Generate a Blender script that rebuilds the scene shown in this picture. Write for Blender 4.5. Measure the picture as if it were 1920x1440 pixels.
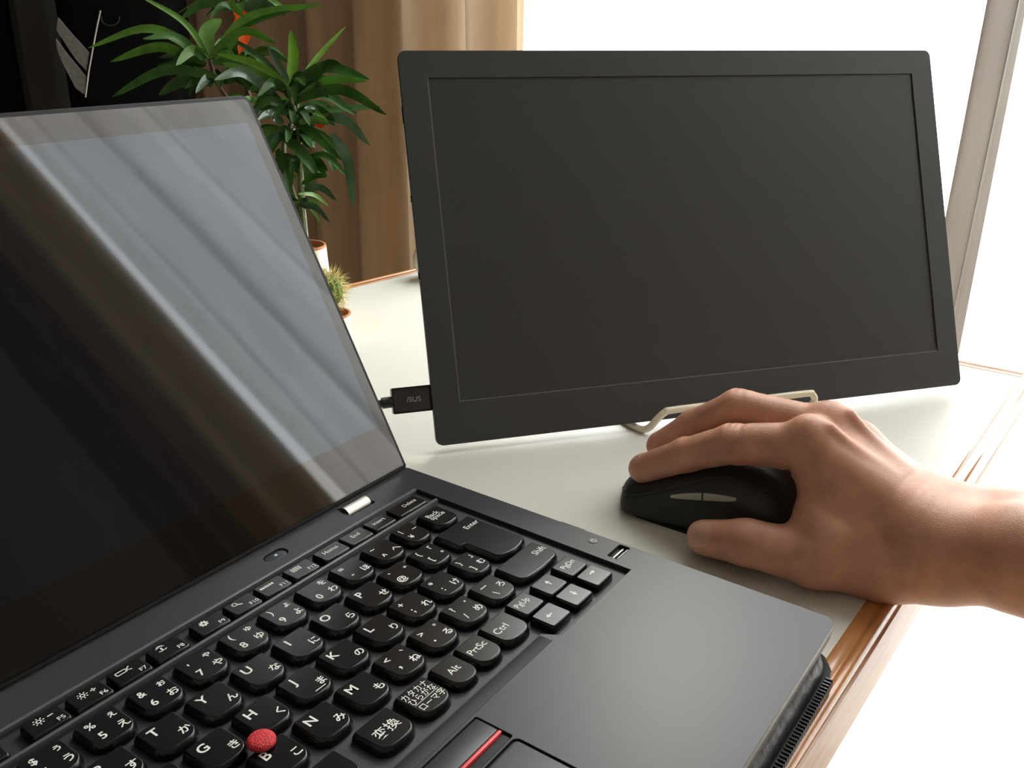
import bpy, bmesh, math, random
import numpy as np
from mathutils import Matrix, Vector
random.seed(7)
for o in list(bpy.data.objects): bpy.data.objects.remove(o)
SC = bpy.context.scene
COL = SC.collection

# ------------------------------------------------------------------ frame of reference
# all measures are millimetres in the laptop's frame (x along the keyboard, y towards the hinge,
# z = 0 at the key tops); the table top lies at z = -29 and 0.72 m above the floor
TZ = -29.0
TH = 0.72
FL = TZ - TH*1000          # floor level in mm
def W(p): return Vector((p[0]/1000.0, p[1]/1000.0, (p[2]-TZ)/1000.0 + TH))

# ------------------------------------------------------------------ camera
RC = np.array([[0.5725731561516187, -0.8197117338425903, 0.015253008075400865],
               [-0.2938887778384304, -0.2225800250375436, -0.9295630794706297],
               [0.765368778508248, 0.5277601783528773, -0.3683474270708724]])
CAM = np.array([-30.037, -244.385, 217.445])
FPX = 1756.62
cam = bpy.data.cameras.new('camera'); cam.sensor_width = 36; cam.lens = FPX/1920*36
cam.clip_start = 0.01; cam.clip_end = 60
co = bpy.data.objects.new('camera', cam); COL.objects.link(co)
m = Matrix([[RC[0][i], -RC[1][i], -RC[2][i]] for i in range(3)]).to_4x4()
m.translation = W(CAM); co.matrix_world = m
SC.camera = co
def ray(px, py):
    return RC.T @ np.array([(px-960)/FPX, (py-720)/FPX, 1.0])
def on(px, py, ax, val):      # a measured point on the plane x, y or z = val
    d = ray(px, py); s = (val-CAM[ax])/d[ax]; return CAM + s*d
def at(px, py, depth): return CAM + depth*ray(px, py)

# ------------------------------------------------------------------ daylight
world = bpy.data.worlds.new('sky'); SC.world = world; world.use_nodes = True
bg = world.node_tree.nodes['Background']
bg.inputs[0].default_value = (0.985, 0.99, 1.0, 1); bg.inputs[1].default_value = 7.5
SC.view_settings.view_transform = 'Standard'; SC.view_settings.look = 'None'
SC.view_settings.exposure = 0.0; SC.view_settings.gamma = 1.0
SC.view_settings.use_curve_mapping = False
WX = 1180.0                      # inner face of the window wall
WY0, WY1, WZT = -1280.0, 760.0, 1960.0   # window opening
pl = bpy.data.lights.new('window_portal', 'AREA'); pl.shape = 'RECTANGLE'
pl.size = (WY1-WY0)/1000; pl.size_y = (WZT-FL)/1000; pl.cycles.is_portal = True
po = bpy.data.objects.new('window_portal', pl); COL.objects.link(po)
pm = Matrix([[0, 0, 1], [1, 0, 0], [0, 1, 0]]).to_4x4()   # light's -z looks to -x
pm.translation = W((WX+75, (WY0+WY1)/2, (WZT+FL)/2)); po.matrix_world = pm
sl = bpy.data.lights.new('sun', 'SUN'); sl.energy = 0.7; sl.angle = math.radians(5); sl.color = (1, .93, .82)
so = bpy.data.objects.new('sun', sl); COL.objects.link(so)
so.rotation_euler = Vector((.7645, .3203, .6675)).to_track_quat('Z', 'Y').to_euler()
so.location = (3, 2, 3)
try:
    SC.cycles.max_bounces = 10; SC.cycles.transparent_max_bounces = 16; SC.cycles.sample_clamp_indirect = 8
    SC.cycles.use_denoising = True
except Exception: pass

# ------------------------------------------------------------------ materials
def mat(name, col, rough=.5, metal=0, spec=.5, bump=None, var=None, coat=0, sss=0, coat_rough=.1, ior=1.5, sheen=0):
    M = bpy.data.materials.new(name); M.use_nodes = True
    nt = M.node_tree; b = nt.nodes['Principled BSDF']
    c = (col[0], col[1], col[2], 1)
    b.inputs['Base Color'].default_value = c
    b.inputs['Roughness'].default_value = rough; b.inputs['Metallic'].default_value = metal
    b.inputs['Specular IOR Level'].default_value = spec; b.inputs['IOR'].default_value = ior
    b.inputs['Coat Weight'].default_value = coat; b.inputs['Coat Roughness'].default_value = coat_rough
    b.inputs['Sheen Weight'].default_value = sheen
    if sss:
        b.inputs['Subsurface Weight'].default_value = sss
        b.inputs['Subsurface Radius'].default_value = (.008, .003, .0015); b.inputs['Subsurface Scale'].default_value = 1.0
    tc = nt.nodes.new('ShaderNodeTexCoord')
    if var:                    # (scale, amount, detail, stretch)
        sc_, am = var[0], var[1]
        mp = nt.nodes.new('ShaderNodeMapping'); nt.links.new(tc.outputs['Object'], mp.inputs[0])
        if len(var) > 3: mp.inputs['Scale'].default_value = var[3]
        nz = nt.nodes.new('ShaderNodeTexNoise'); nz.inputs['Scale'].default_value = sc_
        nz.inputs['Detail'].default_value = var[2] if len(var) > 2 else 4
        nt.links.new(mp.outputs[0], nz.inputs['Vector'])
        rp = nt.nodes.new('ShaderNodeValToRGB')
        rp.color_ramp.elements[0].position = .3; rp.color_ramp.elements[1].position = .7
        rp.color_ramp.elements[0].color = tuple(max(0, x*(1-am)) for x in col)+(1,)
        rp.color_ramp.elements[1].color = tuple(min(1, x*(1+am)) for x in col)+(1,)
        nt.links.new(nz.outputs[0], rp.inputs[0]); nt.links.new(rp.outputs[0], b.inputs['Base Color'])
    if bump:                   # (scale, strength, distance, kind)
        kind = bump[3] if len(bump) > 3 else 'noise'
        if kind == 'voronoi':
            nz = nt.nodes.new('ShaderNodeTexVoronoi'); nz.feature = 'DISTANCE_TO_EDGE'; nz.inputs['Scale'].default_value = bump[0]
        else:
            nz = nt.nodes.new('ShaderNodeTexNoise'); nz.inputs['Scale'].default_value = bump[0]; nz.inputs['Detail'].default_value = 4
        nt.links.new(tc.outputs['Object'], nz.inputs['Vector'])
        bp_ = nt.nodes.new('ShaderNodeBump'); bp_.inputs['Strength'].default_value = bump[1]; bp_.inputs['Distance'].default_value = bump[2]
        nt.links.new(nz.outputs[0], bp_.inputs['Height']); nt.links.new(bp_.outputs[0], b.inputs['Normal'])
    return M
def cloth(name, col, trans, transp, rough=.9):   # woven cloth that lets daylight through
    M = bpy.data.materials.new(name); M.use_nodes = True; nt = M.node_tree
    for n in list(nt.nodes): nt.nodes.remove(n)
    out = nt.nodes.new('ShaderNodeOutputMaterial')
    d = nt.nodes.new('ShaderNodeBsdfDiffuse'); t = nt.nodes.new('ShaderNodeBsdfTranslucent'); tr = nt.nodes.new('ShaderNodeBsdfTransparent')
    tc = nt.nodes.new('ShaderNodeTexCoord'); mp = nt.nodes.new('ShaderNodeMapping'); mp.inputs['Scale'].default_value = (1, 1, .1)
    nz = nt.nodes.new('ShaderNodeTexNoise'); nz.inputs['Scale'].default_value = 40; nz.inputs['Detail'].default_value = 5
    nt.links.new(tc.outputs['Object'], mp.inputs[0]); nt.links.new(mp.outputs[0], nz.inputs['Vector'])
    rp = nt.nodes.new('ShaderNodeValToRGB'); rp.color_ramp.elements[0].position = .3; rp.color_ramp.elements[1].position = .7
    rp.color_ramp.elements[0].color = tuple(x*.85 for x in col)+(1,); rp.color_ramp.elements[1].color = tuple(min(1, x*1.1) for x in col)+(1,)
    nt.links.new(nz.outputs[0], rp.inputs[0])
    nt.links.new(rp.outputs[0], d.inputs[0]); nt.links.new(rp.outputs[0], t.inputs[0])
    m1 = nt.nodes.new('ShaderNodeMixShader'); m1.inputs[0].default_value = trans
    nt.links.new(d.outputs[0], m1.inputs[1]); nt.links.new(t.outputs[0], m1.inputs[2])
    m2 = nt.nodes.new('ShaderNodeMixShader'); m2.inputs[0].default_value = transp
    nt.links.new(m1.outputs[0], m2.inputs[1]); nt.links.new(tr.outputs[0], m2.inputs[2])
    nt.links.new(m2.outputs[0], out.inputs[0])
    return M
def wood(name, c1, c2, stretch, rough=.35, coat=.3, scale=18):
    M = mat(name, c1, rough, coat=coat, bump=(160, .08, .0005))
    nt = M.node_tree; b = nt.nodes['Principled BSDF']
    tc = nt.nodes.new('ShaderNodeTexCoord'); mp = nt.nodes.new('ShaderNodeMapping'); mp.inputs['Scale'].default_value = stretch
    nz = nt.nodes.new('ShaderNodeTexNoise'); nz.inputs['Scale'].default_value = scale; nz.inputs['Detail'].default_value = 6; nz.inputs['Distortion'].default_value = .6
    rp = nt.nodes.new('ShaderNodeValToRGB'); rp.color_ramp.elements[0].position = .35; rp.color_ramp.elements[1].position = .68
    rp.color_ramp.elements[0].color = tuple(c2)+(1,); rp.color_ramp.elements[1].color = tuple(c1)+(1,)
    nt.links.new(tc.outputs['Object'], mp.inputs[0]); nt.links.new(mp.outputs[0], nz.inputs['Vector'])
    nt.links.new(nz.outputs[0], rp.inputs[0]); nt.links.new(rp.outputs[0], b.inputs['Base Color'])
    return M

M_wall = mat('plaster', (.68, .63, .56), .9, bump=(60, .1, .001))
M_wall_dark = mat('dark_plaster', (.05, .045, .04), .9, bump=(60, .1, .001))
M_ceil = mat('ceiling_paint', (.42, .40, .37), .9)
M_floor = wood('floor_boards', (.74, .64, .52), (.66, .55, .43), (1, 12, 1), .35, .2)
M_frame = mat('white_frame', (.75, .74, .72), .4, bump=(80, .05, .0003))
M_tile = mat('balcony_tile', (.70, .68, .64), .7, var=(4, .08))
M_table = mat('cream_laminate', (.75, .715, .635), .42, var=(3, .02), bump=(500, .03, .0001), spec=.45)
M_trim = wood('varnished_wood', (.62, .27, .095), (.47, .18, .055), (3, 40, 40), .25, .5, 6)
M_side = wood('pale_wood', (.52, .27, .155), (.43, .20, .105), (3, 40, 40), .4, .2, 6)
M_deck = mat('soft_touch_grey', (.040, .040, .046), .34, spec=.22, bump=(2500, .12, .0001))
M_well = mat('keyboard_well', (.030, .030, .034), .5, spec=.4)
M_rib = mat('rib_grey', (.085, .085, .09), .4, spec=.5)
M_key = mat('key_plastic', (.0060, .0060, .0070), .22, spec=.42, bump=(3000, .1, .00005))
M_leg = mat('legend_print', (.72, .71, .66), .6)
M_black = mat('black_plastic', (.008, .008, .009), .55, spec=.25)
M_gloss = mat('screen_bezel', (.006, .006, .006), .035, spec=.6, ior=1.5)
M_disp = mat('screen_glass', (.005, .006, .009), .04, spec=.75, ior=1.5)
M_gloss.node_tree.nodes['Principled BSDF'].inputs['Specular Tint'].default_value = (1, .92, .87, 1)
M_disp.node_tree.nodes['Principled BSDF'].inputs['Specular Tint'].default_value = (.92, .955, 1, 1)
M_lid = mat('lid_shell', (.022, .022, .025), .6, spec=.25)
M_steel = mat('brushed_steel', (.42, .385, .34), .38, metal=1, bump=(900, .1, .0001))
M_red = mat('red_rubber', (.55, .022, .028), .65, bump=(1100, .8, .0005, 'voronoi'), var=(900, .25))
M_redpaint = mat('red_paint', (.72, .05, .06), .45)
M_led = mat('power_dot', (.55, .65, .75), .4)
M_leather = mat('black_leather', (.030, .028, .032), .42, bump=(190, .7, .0012), spec=.5)
M_zip = mat('zip_teeth', (.03, .03, .032), .35, metal=.5)
M_mon = mat('monitor_frame', (.015, .0155, .016), .52, spec=1.0, bump=(2500, .08, .0001))
M_monscr = mat('matte_screen', (.009, .0093, .0096), .5, spec=1.0)
M_lip_glint = mat('painted_glint_grey', (.16, .16, .165), .35)  # pale grey stands in for light caught on the screen recess
M_wire = mat('cream_coated_wire', (.88, .80, .62), .35, coat=.3)
M_plug = mat('plug_shell', (.022, .014, .012), .16, spec=.7)
M_cable = mat('cable_rubber', (.015, .015, .015), .5)
M_print = mat('grey_print', (.30, .30, .30), .5)
M_mouse = mat('mouse_rubber', (.030, .028, .027), .5, spec=.4, bump=(1500, .2, .0002))
M_mouse2 = mat('mouse_black_gloss', (.016, .016, .016), .35)
M_mbtn = mat('champagne_button', (.44, .42, .34), .35, metal=.5)
M_nail = mat('fingernail', (.65, .345, .25), .34, coat=.3)
M_leaf = [mat('leaf_dark', (.055, .15, .025), .42, var=(60, .35), spec=.35), mat('leaf_green', (.13, .29, .035), .42, var=(60, .25), coat=.1),
          mat('leaf_young', (.19, .36, .035), .4, var=(60, .15)), mat('leaf_pale', (.10, .17, .09), .22, var=(60, .2), coat=.4),
          mat('leaf_withered', (.80, .13, .02), .5, var=(60, .25))]
for q in M_leaf:
    nt = q.node_tree; b = nt.nodes['Principled BSDF']
    tl_ = nt.nodes.new('ShaderNodeBsdfTranslucent'); mx_ = nt.nodes.new('ShaderNodeMixShader'); mx_.inputs[0].default_value = .38
    src = b.inputs['Base Color'].links[0].from_socket; nt.links.new(src, tl_.inputs[0])
    nt.links.new(b.outputs[0], mx_.inputs[1]); nt.links.new(tl_.outputs[0], mx_.inputs[2])
    nt.links.new(mx_.outputs[0], nt.nodes['Material Output'].inputs[0])
M_stem = mat('green_stem', (.13, .15, .05), .6, var=(200, .4))
M_bark = mat('brown_bark', (.12, .07, .04), .8, var=(200, .4), bump=(300, .4, .001))
M_pot = mat('cream_glaze', (.80, .74, .62), .35, coat=.3)
M_terra = mat('terracotta', (.50, .20, .09), .8, bump=(300, .2, .0005), var=(80, .12))
M_soil = mat('soil', (.055, .035, .025), .95, bump=(300, 1, .003))
M_pebble = mat('pebble', (.36, .26, .19), .8, var=(90, .3))
M_cactus = mat('cactus_green', (.17, .30, .07), .5, var=(150, .3), bump=(200, .4, .001))
M_spine = mat('cactus_spine', (.72, .60, .25), .5)
M_cabinet = mat('black_cabinet', (.003, .0025, .0025), .7, spec=.1)
M_cabgrey = mat('charcoal_stile', (.022, .022, .022), .7)
M_bag = mat('black_nylon', (.003, .0028, .0028), .8, spec=.08, bump=(900, .4, .0004))
M_stripe = mat('grey_webbing', (.16, .15, .145), .8, bump=(1500, .5, .0004), var=(200, .2))
M_pipe = mat('white_piping', (.50, .48, .46), .6)
M_brown = cloth('brown_curtain_cloth', (.43, .315, .21), .30, .0)
M_sheer = cloth('sheer_curtain_cloth', (.86, .85, .86), .72, .22)
M_lace = cloth('white_curtain_cloth', (.56, .53, .50), .07, .0)
M_skin = None

# ------------------------------------------------------------------ building helpers
def finish(me, smooth, ang):
    if smooth:
        me.polygons.foreach_set('use_smooth', [True]*len(me.polygons))
        try: me.set_sharp_from_angle(angle=math.radians(ang))
        except Exception: pass
def empty(name, loc, label, cat, group=None, kind=None):
    o = bpy.data.objects.new(name, None); o.empty_display_size = .02; o.location = W(loc); COL.objects.link(o)
    o['label'] = label; o['category'] = cat
    if group: o['group'] = group
    return o
def tag(o, label=None, cat=None, group=None, kind=None):
    if label: o['label'] = label
    if cat: o['category'] = cat
    if group: o['group'] = group
    if kind: o['kind'] = kind
    return o
ORG = {}
def mk(name, verts, faces, material, parent=None, xf=None, smooth=True, ang=35, bevel=0, seg=2, loc=None):
    """one mesh object from mm vertices; the object's origin sits at loc (mm) or at its parent's"""
    if xf is not None: verts = [xf @ Vector(v) for v in verts]
    org = W(loc) if loc is not None else (ORG[parent.name] if parent else W((0, 0, TZ)))
    po_ = ORG[parent.name] if parent else Vector((0, 0, 0))
    me = bpy.data.meshes.new(name)
    me.from_pydata([tuple(W(v)-org) for v in verts], [], [tuple(f) for f in faces])
    bm = bmesh.new(); bm.from_mesh(me); bmesh.ops.recalc_face_normals(bm, faces=bm.faces)
    if bevel:
        es = [e for e in bm.edges if len(e.link_faces) == 2 and e.calc_face_angle(0) > math.radians(40)]
        bmesh.ops.bevel(bm, geom=es, offset=bevel/1000, segments=seg, profile=.5, affect='EDGES', clamp_overlap=True)
    bm.to_mesh(me); bm.free()
    me.materials.append(material); finish(me, smooth, ang)
    o = bpy.data.objects.new(name, me); COL.objects.link(o)
    if parent: o.parent = parent
    o.location = org-po_
    ORG[o.name] = org
    return o
def root(name, loc, label, cat, group=None):
    o = empty(name, loc, label, cat, group); ORG[o.name] = W(loc); return o
def box(x0, x1, y0, y1, z0, z1):
    v = [(x, y, z) for z in (z0, z1) for y in (y0, y1) for x in (x0, x1)]
    f = [(0, 2, 3, 1), (4, 5, 7, 6), (0, 1, 5, 4), (2, 6, 7, 3), (0, 4, 6, 2), (1, 3, 7, 5)]
    return v, f
def boxes(bl):
    V, Fc = [], []
    for b in bl:
        v, f = box(*b); n = len(V); V += v; Fc += [tuple(i+n for i in q) for q in f]
    return V, Fc
def join(parts):
    V, Fc = [], []
    for v, f in parts:
        n = len(V); V += list(v); Fc += [tuple(i+n for i in q) for q in f]
    return V, Fc
def rrect(x0, x1, y0, y1, r, n=5, rs=None):
    """rounded rectangle outline, ccw; rs = radii of (x0y0, x1y0, x1y1, x0y1)"""
    rs = rs or (r, r, r, r); P = []
    for (cx, cy, sx, sy, a0, rr) in ((x0, y0, 1, 1, 180, rs[0]), (x1, y0, -1, 1, 270, rs[1]), (x1, y1, -1, -1, 0, rs[2]), (x0, y1, 1, -1, 90, rs[3])):
        if rr <= 0: P.append((cx, cy)); continue
        for k in range(n+1):
            a = math.radians(a0+90*k/n); P.append((cx+sx*rr+rr*math.cos(a), cy+sy*rr+rr*math.sin(a)))
    return P
def loft(rings, cap=True, closed=True):
    n = len(rings[0]); V = [p for r in rings for p in r]; Fc = []
    for k in range(len(rings)-1):
        for i in range(n if closed else n-1):
            j = (i+1) % n; Fc.append((k*n+i, k*n+j, (k+1)*n+j, (k+1)*n+i))
    if cap: Fc.append(tuple(range(n))[::-1]); Fc.append(tuple(range((len(rings)-1)*n, len(rings)*n)))
    return V, Fc
def inset(P, d):
    """move a ccw outline inwards by d"""
    n = len(P); out = []
    for i in range(n):
        a, b, c = P[i-1], P[i], P[(i+1) % n]
        def nrm(u, v):
            dx, dy = v[0]-u[0], v[1]-u[1]; l = math.hypot(dx, dy) or 1; return -dy/l, dx/l
        n1, n2 = nrm(a, b), nrm(b, c); mx, my = n1[0]+n2[0], n1[1]+n2[1]; l = math.hypot(mx, my) or 1
        k = d/max(.5, l/2); out.append((b[0]+mx/l*k, b[1]+my/l*k))
    return out
def plate(P, z0, z1, r=0, n=3):
    """extruded outline with a rounded upper rim of radius r"""
    rings = [[(x, y, z0) for x, y in P]]
    if r:
        for k in range(n+1):
            a = math.pi/2*k/n; Q = inset(P, r*(1-math.cos(a))); rings.append([(x, y, z1-r+r*math.sin(a)) for x, y in Q])
    else: rings.append([(x, y, z1) for x, y in P])
    return loft(rings)
def sheet(outer, holes, z0, z1):
    """flat plate with holes, walls included"""
    bm = bmesh.new(); es = []
    for P in [outer]+holes:
        vs = [bm.verts.new((x, y, z1)) for x, y in P]
        es += [bm.edges.new((vs[i], vs[(i+1) % len(vs)])) for i in range(len(vs))]
    bmesh.ops.triangle_fill(bm, edges=es, use_beauty=True)
    bm.verts.index_update(); V = [tuple(v.co) for v in bm.verts]; Fc = [tuple(v.index for v in f.verts) for f in bm.faces]
    bm.free(); n = len(V); V2 = V+[(x, y, z0) for x, y, _ in V]; Fc2 = Fc+[tuple(i+n for i in f[::-1]) for f in Fc]
    k = 0
    for P in [outer]+holes:
        for i in range(len(P)):
            j = (i+1) % len(P); Fc2.append((k+i, k+j, k+j+n, k+i+n))
        k += len(P)
    return V2, Fc2
def tube(pts, r, n=10, cap=True):
    pts = [np.array(p, float) for p in pts]; rr = r if isinstance(r, (list, tuple)) else [r]*len(pts)
    rings = []; up = None
    for i, p in enumerate(pts):
        t = pts[min(i+1, len(pts)-1)]-pts[max(i-1, 0)]; t /= np.linalg.norm(t)+1e-9
        if up is None:
            up = np.cross(t, [0, 0, 1.0]); up = up if np.linalg.norm(up) > .1 else np.array([1.0, 0, 0])
        up = up-t*(up@t); up /= np.linalg.norm(up)+1e-9; s = np.cross(t, up)
        rings.append([tuple(p+rr[i]*(math.cos(a)*up+math.sin(a)*s)) for a in [2*math.pi*k/n for k in range(n)]])
    return loft(rings, cap)
def spline(P, n=8):
    P = [np.array(p, float) for p in P]; Q = [2*P[0]-P[1]]+P+[2*P[-1]-P[-2]]; out = []
    for i in range(1, len(Q)-2):
        for k in range(n):
            t = k/n; a, b, c, d = Q[i-1:i+3]
            out.append(.5*((2*b)+(c-a)*t+(2*a-5*b+4*c-d)*t*t+(3*b-a-3*c+d)*t**3))
    out.append(P[-1]); return out
def lathe(prof, c, n=32, cap=True):
    rings = [[(c[0]+r*math.cos(2*math.pi*k/n), c[1]+r*math.sin(2*math.pi*k/n), c[2]+z) for k in range(n)] for r, z in prof]
    return loft(rings, cap)
def ball(c, r, n=8, sq=(1, 1, 1)):
    rings = []
    for i in range(1, n):
        a = math.pi*i/n-math.pi/2
        rings.append([(c[0]+r*sq[0]*math.cos(a)*math.cos(2*math.pi*k/(2*n)), c[1]+r*sq[1]*math.cos(a)*math.sin(2*math.pi*k/(2*n)), c[2]+r*sq[2]*math.sin(a)) for k in range(2*n)])
    return loft(rings)
def struct(o, label): o['kind'] = 'structure'; o['label'] = label; return o
GLY = {}
def glyph(s):
    if s not in GLY:
        c = bpy.data.curves.new('glyph', 'FONT'); c.body = s; c.size = 1; c.align_x = 'CENTER'; c.align_y = 'CENTER'; c.offset = .018 if len(s) == 1 else .006; c.resolution_u = 3
        o = bpy.data.objects.new('glyph', c); me = bpy.data.meshes.new_from_object(o)
        V = [tuple(v.co) for v in me.vertices]; Fc = [tuple(p.vertices) for p in me.polygons]
        bpy.data.objects.remove(o); bpy.data.meshes.remove(me); bpy.data.curves.remove(c)
        xs = [v[0] for v in V]; ys = [v[1] for v in V]; cx = (min(xs)+max(xs))/2 if xs else 0
        GLY[s] = ([(v[0]-cx, v[1], 0) for v in V], Fc)
    return GLY[s]
def text(s, x, y, size, z=0, squash=1.0):
    size *= 1.06; V, Fc = glyph(s); ys = [v[1] for v in V]; cy = (min(ys)+max(ys))/2 if ys else 0
    return [(x+v[0]*size*squash, y+(v[1]-cy)*size, z) for v in V], Fc

# ------------------------------------------------------------------ the room
RX0, RY0, RY1, CZ = -2400, -2700, 1700, FL+2800
v, f = box(RX0-100, WX+150, RY0-100, RY1+100, FL-80, FL); struct(mk('floor', v, f, M_floor), 'light brown wooden floor below the table')
v, f = box(RX0-100, WX+150, RY0-100, RY1+100, CZ, CZ+80); struct(mk('ceiling', v, f, M_ceil), 'plain off-white ceiling')
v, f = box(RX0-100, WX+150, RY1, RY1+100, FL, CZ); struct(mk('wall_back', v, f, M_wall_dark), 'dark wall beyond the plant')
v, f = box(RX0-100, WX+150, RY0-100, RY0, FL, CZ); struct(mk('wall_front', v, f, M_wall), 'plain wall on the user side of the room')
v, f = box(RX0-100, RX0, RY0, RY1, FL, CZ); struct(mk('wall_left', v, f, M_wall), 'plain wall at the far left end of the room')
v, f = boxes([(WX, WX+150, RY0, WY0, FL, CZ), (WX, WX+150, WY1, RY1, FL, CZ), (WX, WX+150, WY0, WY1, WZT, CZ)])
struct(mk('wall_right', v, f, M_wall), 'wall with the tall window opening beside the table')
fr = []
a, b = WY0, WY1
fr += [(WX+60, WX+100, a, a+45, FL, WZT), (WX+60, WX+100, b-45, b, FL, WZT), (WX+60, WX+100, a, b, WZT-45, WZT)]
v, f = boxes(fr); wf = struct(mk('window_1', v, f, M_frame, bevel=2), 'tall white-framed sliding window behind the monitor, blown out by daylight')
Mg = bpy.data.materials.new('window_glass'); Mg.use_nodes = True; nt = Mg.node_tree
for n in list(nt.nodes): nt.nodes.remove(n)
out = nt.nodes.new('ShaderNodeOutputMaterial'); tr = nt.nodes.new('ShaderNodeBsdfTransparent'); tr.inputs[0].default_value = (.96, .98, .97, 1)
gl = nt.nodes.new('ShaderNodeBsdfGlossy'); gl.inputs['Roughness'].default_value = .02; mx = nt.nodes.new('ShaderNodeMixShader'); mx.inputs[0].default_value = .06
nt.links.new(tr.outputs[0], mx.inputs[1]); nt.links.new(gl.outputs[0], mx.inputs[2]); nt.links.new(mx.outputs[0], out.inputs[0])
for (a, b) in ((WY0+45, WY1-45),):
    v, f = box(WX+78, WX+82, a, b, FL+.5, WZT-45); mk('pane', v, f, Mg, wf)
v, f = box(WX+150, WX+4200, WY0-2500, WY1+1500, FL-60, FL); struct(mk('balcony_floor', v, f, M_tile), 'sunlit pale floor outside the window')

def curtain(name, y0, y1, x, amp, nf, material, z0, z1, seed, taper=0, label='', cat='curtain', nz=14, sharp=1.0):
    rnd = random.Random(seed); n = nf*14
    ph = [rnd.uniform(-.35, .35) for _ in range(nf+2)]; am = [rnd.uniform(.6, 1.2) for _ in range(nf+2)]
    rings = []
    for j in range(nz+1):
        z = z0+(z1-z0)*j/nz; row = []
        for i in range(n+1):
            t = i/n; k = t*nf; kk = int(k); w = k-kk
            a = am[kk]*(1-w)+am[kk+1]*w; p = ph[kk]*(1-w)+ph[kk+1]*w
            c = 1-taper*(1-j/nz)
            y = (y0+y1)/2+(t-.5)*(y1-y0)*c+6*math.sin(k*5.1+j*.3)
            s = math.sin(2*math.pi*(k+p)+.25*math.sin(j*.5+k))
            s = math.copysign(abs(s)**sharp, s)
            row.append((x+amp*a*s+2*math.sin(j*.7+i*.4), y, z))
        rings.append(row)
    V, Fc = loft(rings, cap=False, closed=False)
    o = mk(name, V, Fc, material, ang=180); return tag(o, label, cat)
curtain('brown_curtain', 515, 1500, WX-75, 34, 9, M_brown, FL+15, CZ-92, 3, label='brown fabric curtain hanging in deep folds behind the plant', sharp=.75)
curtain('sheer_curtain', -985, -420, WX-60, 34, 4, M_sheer, FL+15, CZ-92, 11, label='sheer white curtain that shows only as pale stripes in the laptop screen', sharp=.7)
curtain('brown_curtain', -1560, -992, WX-75, 34, 5, M_brown, FL+15, CZ-92, 8, label='brown fabric curtain at the near end of the window, mirrored dark in the laptop screen', sharp=.75)
curtain('white_curtain', -92, -32, WX-50, 4, 2, M_lace, -150, CZ-92, 5, taper=.25, label='narrow off-white curtain strip hanging beside the right edge of the monitor')
v, f = tube([(WX-62, -1760, CZ-75), (WX-62, 1600, CZ-75)], 11, 12)
tag(mk('curtain_rail', v, f, M_frame), 'white curtain rail above the window', 'rail')

# dark cabinet and hanging bag in the left corner
cb = root('cabinet', (700, 1400, FL), 'black cabinet with a charcoal upright in the dark corner behind the plant', 'cabinet')
v, f = box(40, 1030, 1330, 1650, FL, FL+1700); mk('body', v, f, M_cabinet, cb, bevel=3)
v, f = box(45, 560, 1308, 1329, FL+20, FL+1690); mk('door', v, f, M_cabinet, cb, bevel=3)
v, f = box(566, 1025, 1308, 1329, FL+20, FL+1690); mk('door', v, f, M_cabinet, cb, bevel=3)
q0 = on(18, 0, 1, 1300); q1 = on(100, 0, 1, 1300)
v, f = box(q0[0], q1[0], 1285, 1307, FL+20, FL+1690); tag(mk('upright', v, f, M_cabgrey, cb, bevel=2), 'charcoal grey upright')

# ------------------------------------------------------------------ table
tab = root('table', (0, 100, FL), 'cream-topped table with varnished wooden edging by the window', 'table')
fx = lambda x: -173.0-.034*(x-340)
bx_ = lambda x: 374.3-.134*(x-581)
XR, XL = 722, -700
inner = [(XL, fx(XL)), (XR, fx(XR)), (XR, bx_(XR)), (XL, bx_(XL))]
v, f = plate(inner, TZ-26, TZ, 0); mk('table_top', v, f, M_table, tab)
def trimrun(a, b, nrm, name, tw=11.5):
    """moulded wooden edging along a-b: flat strip, groove, round bead and a tall outer face"""
    prof = [(0, -26), (0, .0), (.5, .35), (tw*.45, .35), (tw*.5, -.3), (tw*.58, -.3), (tw*.66, .5), (tw*.8, .9), (tw*.93, .4), (tw, -1.2), (tw+.3, -3.5), (tw+.3, -26)]
    rings = [[(p[0]+nrm[0]*u, p[1]+nrm[1]*u, TZ+w) for u, w in prof] for p in (a, b)]
    V, Fc = loft([r[::-1] for r in rings]); return mk(name, V, Fc, M_trim, tab, ang=50)
A, B, Cc, D = [np.array(p) for p in inner]
trimrun(A, B+np.array([11.5, 0]), (-.034, -1), 'edge_trim'); trimrun(B, Cc, (1, 0), 'edge_trim'); trimrun(Cc+np.array([11.5, 0]), D, (.134, 1), 'edge_trim')
# pale apron board under the front edging
rings = [[(p[0], p[1]-u, TZ+w) for u, w in ((9, -3.0), (12.6, -4), (13.2, -8), (13.2, -31), (9, -33))] for p in (A, B)]
V, Fc = loft([r[::-1] for r in rings]); tag(mk('apron', V, Fc, M_side, tab, bevel=0), 'pale wooden front face')
for (x, y) in ((XL+60, 60), (520, 60), (520, 250), (XL+60, 250)):
    v, f = box(x-25, x+25, y-25, y+25, FL, TZ-27); mk('leg', v, f, M_trim, tab, bevel=4)

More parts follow.
